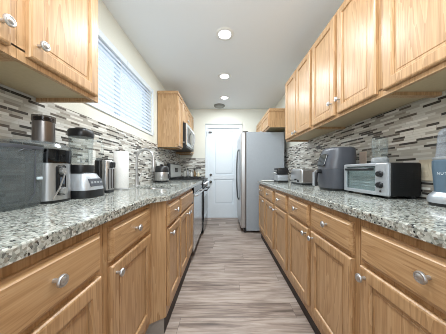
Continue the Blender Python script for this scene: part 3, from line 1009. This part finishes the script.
# bottles in the far left corner
for k, (lx, ly, h, r, mat, cap, lab) in enumerate((
        (-.86, 4.08, .19, .030, plain('pale_bottle', (206, 204, 196), .3), BLACK, 'pale bottle with black cap, farthest left of the corner bottles'),
        (-.785, 4.02, .215, .028, plain('silver_bottle', (170, 172, 174), .25, .5), BLACK, 'tall silver grey bottle among the far corner bottles'),
        (-.715, 4.08, .17, .030, plain('white_bottle', (226, 226, 222), .3), STEEL, 'short white bottle with steel cap in the far corner'),
        (-.64, 4.03, .20, .026, plain('amber_bottle', (120, 96, 62), .2), BLACK, 'amber bottle nearest the door in the far corner'),
        (-.565, 4.08, .14, .028, plain('cream_bottle', (214, 204, 176), .3), PLASTICW, 'squat cream bottle at the right end of the corner bottles'))):
    t = thing('bottle', lab, 'bottle', (lx, ly, CT), 'bottles on the far corner worktop')
    MB().lathe((lx, ly, CT), [(r * .9, .0002), (r, .006), (r, h * .62), (r * .55, h * .74), (r * .42, h * .8), (r * .42, h * .84)], 20).build('bottle_body', mat, t, True)
    MB().lathe((lx, ly, CT), [(r * .5, h * .841), (r * .5, h), (r * .4, h * 1.01)], 16).build('cap', cap, t, True)

# ------------------------------------------------------------------ right worktop appliances
# toaster oven: front faces the aisle
ox0, ox1, oy0, oy1 = .895, 1.090, 1.012, 1.385
to = thing('toaster_oven', 'silver fronted toaster oven with black sides and two knobs on the right worktop', 'toaster oven', ((ox0 + ox1) / 2, (oy0 + oy1) / 2, CT))
zb, zt = CT + .014, CT + .203
MB().box(ox0 + .022, ox1, oy0 + .004, oy1 - .004, zb, zt, .012, 3).build('outer_shell', plain('matt_black_steel', (19, 20, 21), .55, spec=.3), to, True)
f = MB()
wy = oy0 + .088           # door opening lies between wy and oy1-.03
f.box(ox0, ox0 + .0218, oy0, wy, zb, zt, .008).box(ox0, ox0 + .0218, oy1 - .028, oy1, zb, zt, .008)
f.box(ox0, ox0 + .0218, wy - .004, oy1 - .024, zb, zb + .022, .003).box(ox0, ox0 + .0218, wy - .004, oy1 - .024, zt - .018, zt, .003)
f.build('front_frame', SILVERP, to)
gd = MB().box(ox0 + .004, ox0 + .010, wy + .001, oy1 - .029, zb + .0225, zt - .0185, .001).build('glass_door', clear('oven_door_glass', (238, 243, 243), (150, 162, 164), .06, .05), to)
MB().tube([(ox0 + .004, wy + .02, zt - .034), (ox0 - .016, wy + .02, zt - .036), (ox0 - .016, oy1 - .05, zt - .036), (ox0 + .004, oy1 - .05, zt - .034)], .0085, 10).build('door_handle', BLACK, gd, True)
MB().box(ox0 + .0219, ox0 + .0226, wy, oy1 - .03, zb + .02, zt - .02).build('oven_interior', plain('oven_cavity', (164, 173, 173), .35), to)
rk = MB()
for k in range(3):
    rk.tube([(ox0 + .0175, wy, zb + .048 + k * .02), (ox0 + .0165, oy1 - .03, zb + .048 + k * .02)], .0014, 6)
rk.build('wire_rack', CHROME, to)
for dz in (.062, .125):
    MB().lathe((ox0, oy0 + .046, zb + dz), [(.019, .0), (.019, -.004), (.016, -.007), (.015, -.018), (.002, -.019)], 24, 'x').build('control_knob', BLACK, to, True)
MB().lathe((ox0, oy0 + .046, zb + .026), [(.006, .0), (.006, -.003), (.001, -.0035)], 14, 'x').build('indicator_lamp', DARK, to)
vb = MB()
for c in range(3):
    for k in range(9):
        xx = ox0 + .07 + c * .038
        zz = zb + .05 + k * .011
        vb.box(xx, xx + .024, oy0 + .0025, oy0 + .0045, zz, zz + .004)
vb.build('vent_slots', plain('vent_slot_black', (8, 8, 9), .7), to)
for xx in (ox0 + .03, ox1 - .03):
    for yy in (oy0 + .03, oy1 - .03):
        MB().lathe((xx, yy, CT), [(.012, .0002), (.012, .014)], 14).build('foot', BLACK, to, True)
# glass jar on the oven
gx, gy = .968, 1.15
gj = thing('glass_jar', 'clear glass blender cup standing on top of the toaster oven', 'jar', (gx, gy, zt))
MB().lathe((gx, gy, zt), [(.042, .0003), (.044, .004), (.044, .022), (.040, .034), (.036, .036)], 28).build('screw_ring', clear('cloudy_ring', (200, 205, 206), (190, 195, 198), .5), gj, True)
MB().lathe((gx, gy, zt), [(.036, .0365), (.037, .05), (.040, .065), (.041, .155), (.0385, .155), (.0375, .068), (.034, .05)], 28).build('cup', GLASS, gj, True)

# personal blender
nx, ny = 1.017, 0.817
nb = thing('personal_blender', 'blue grey personal blender with clear cup at the right edge of the worktop', 'blender', (nx, ny, CT))
MB().lathe((nx, ny, CT), [(.078, .0002), (.080, .006), (.080, .014)], 36).build('base_ring', BLACK, nb, True)
MB().lathe((nx, ny, CT), [(.082, .0142), (.083, .028), (.078, .045), (.066, .058), (.064, .062)], 36).build('foot_skirt', SILVERP, nb, True)
mb = MB().lathe((nx, ny, CT), [(.060, .0622), (.060, .072), (.067, .17), (.067, .202), (.062, .206)], 40).build('motor_housing', BLUEG, nb, True)
MB().lathe((nx, ny, CT), [(.063, .2062), (.065, .209), (.065, .217), (.056, .219)], 36).build('cup_ring', SILVERP, nb, True)
MB().lathe((nx, ny, CT), [(.056, .2192), (.055, .23), (.048, .325), (.044, .340), (.036, .347), (.004, .348)], 36).build('cup', FROST, nb, True)
# lettering bent round the housing
fc = bpy.data.curves.new('lettering', 'FONT')
fc.body = 'NUTRIBULLET'
fc.size = 0.015
fc.space_character = 1.35
fc.extrude = 0.0
fo = bpy.data.objects.new('lettering_source', fc)
COL.objects.link(fo)
bpy.context.view_layer.update()
dg = bpy.context.evaluated_depsgraph_get()
me = bpy.data.meshes.new_from_object(fo.evaluated_get(dg))
bpy.data.objects.remove(fo)
b_ = bmesh.new()
b_.from_mesh(me)
bmesh.ops.subdivide_edges(b_, edges=[e_ for e_ in b_.edges if e_.calc_length() > .004], cuts=2)
R_ = .0670
A0 = math.radians(172)
for v in b_.verts:
    a = A0 + v.co.x / R_
    v.co = Vector((nx + R_ * math.cos(a), ny + R_ * math.sin(a), CT + .140 + v.co.y))
mm = MB()
mm.bm.free()
mm.bm = b_
mm.build('lettering', LETTER, mb)

# air fryer
ax, ay = .925, 1.53
af = thing('air_fryer', 'dark grey air fryer with front handle between toaster and toaster oven', 'air fryer', (ax, ay, CT))
MB().loft([(ax, ay, .108, .108, CT + .0002), (ax, ay, .114, .114, CT + .02)], 36, 2.8).build('foot', BLACK, af, True)
MB().loft([(ax, ay, .116, .117, CT + .0202), (ax, ay, .122, .123, CT + .06), (ax, ay, .125, .125, CT + .172)], 40, 2.8).build('lower_housing', CHAR, af, True)
MB().loft([(ax, ay, .1255, .1255, CT + .1735), (ax + .004, ay, .122, .124, CT + .23), (ax + .012, ay, .112, .121, CT + .28), (ax + .018, ay, .107, .117, CT + .318), (ax + .020, ay, .102, .113, CT + .336), (ax + .022, ay, .092, .10, CT + .345)], 40, 2.8).build('upper_housing', CHAR, af, True)
cp = MB()
cp.box(-.004, .004, -.055, .055, -.05, .05, .003)
bmesh.ops.rotate(cp.bm, verts=cp.bm.verts, cent=(0, 0, 0), matrix=Matrix.Rotation(math.radians(17), 3, 'Y'))
bmesh.ops.translate(cp.bm, verts=cp.bm.verts, vec=(ax - .113, ay, CT + .245))
cp.build('control_panel', BLACKG, af)
hd = MB()
hd.tube([(ax - .118, ay, CT + .152), (ax - .150, ay, CT + .154), (ax - .166, ay, CT + .14), (ax - .168, ay, CT + .06), (ax - .160, ay, CT + .035)], [.018, .017, .016, .015, .012], 12)
hdo = hd.build('handle', BLACK, af, True)
MB().box(ax - .188, ax - .181, ay - .014, ay + .014, CT + .035, CT + .145, .003).build('handle_face', SILVERP, hdo)

# toaster
sx0, sx1, sy0, sy1 = .835, .985, 2.0, 2.32
ts = thing('toaster', 'silver pop-up toaster on the right worktop beside the air fryer', 'toaster', ((sx0 + sx1) / 2, (sy0 + sy1) / 2, CT))
MB().box(sx0 + .004, sx1 - .004, sy0 + .006, sy1 - .006, CT + .0002, CT + .018, .004).build('foot', BLACK, ts)
tb = MB()
tb.box(sx0, sx1, sy0, sy1, CT + .0182, CT + .178, .016, 3)
tbo = tb.build('body', brushed('pale_steel', (205, 206, 208), .3), ts, True)
for xx in (sx0 + .035, sx0 + .083):
    MB().box(xx, xx + .03, sy0 + .04, sy1 - .04, CT + .1775, CT + .1795).build('slot', BLACK, tbo)
MB().box(sx0 + .02, sx1 - .02, sy0 - .003, sy0 + .0005, CT + .03, CT + .162, .001).build('end_panel', plain('brown_reflection', (150, 142, 136), .25, .6), ts)  # brownish reflection on this end put into the colour
MB().box(sx0 - .014, sx0 + .002, sy0 + .13, sy0 + .17, CT + .05, CT + .066, .004).build('lever', BLACK, ts)
MB().lathe((sx0, sy0 + .08, CT + .045), [(.013, .001), (.013, -.010), (.002, -.011)], 18, 'x').build('browning_dial', BLACK, ts, True)

# waffle maker and tray
vx, vy = .80, 2.60
wm = thing('waffle_maker', 'small black and silver cooker between the toaster and the refrigerator', 'waffle maker', (vx, vy, CT))
MB().box(vx - .075, vx + .075, vy - .095, vy + .095, CT + .0002, CT + .02, .006).build('foot', BLACK, wm)
MB().box(vx - .074, vx + .074, vy - .093, vy + .093, CT + .0202, CT + .105, .014, 3).build('lower_body', SILVERP, wm, True)
MB().box(vx - .076, vx + .076, vy - .096, vy + .096, CT + .108, CT + .20, .02, 3).build('lid', BLACK, wm, True)
MB().tube([(vx - .074, vy - .05, CT + .125), (vx - .10, vy - .045, CT + .13), (vx - .10, vy + .045, CT + .13), (vx - .074, vy + .05, CT + .125)], .008, 10).build('lid_handle', STEEL, wm, True)
MB().box(vx - .0785, vx - .0755, vy - .06, vy + .06, CT + .15, CT + .172, .001).build('lid_badge', STEEL, wm)
tr = MB()
tr.loft([(.67, 2.86, .085, .10, CT + .0004), (.67, 2.86, .100, .118, CT + .012), (.67, 2.86, .098, .116, CT + .012), (.67, 2.86, .083, .098, CT + .003)], 32, 6)
tag(tr.build('serving_tray', PLASTICW, None, True), 'flat white tray on the right worktop end by the refrigerator', 'tray')
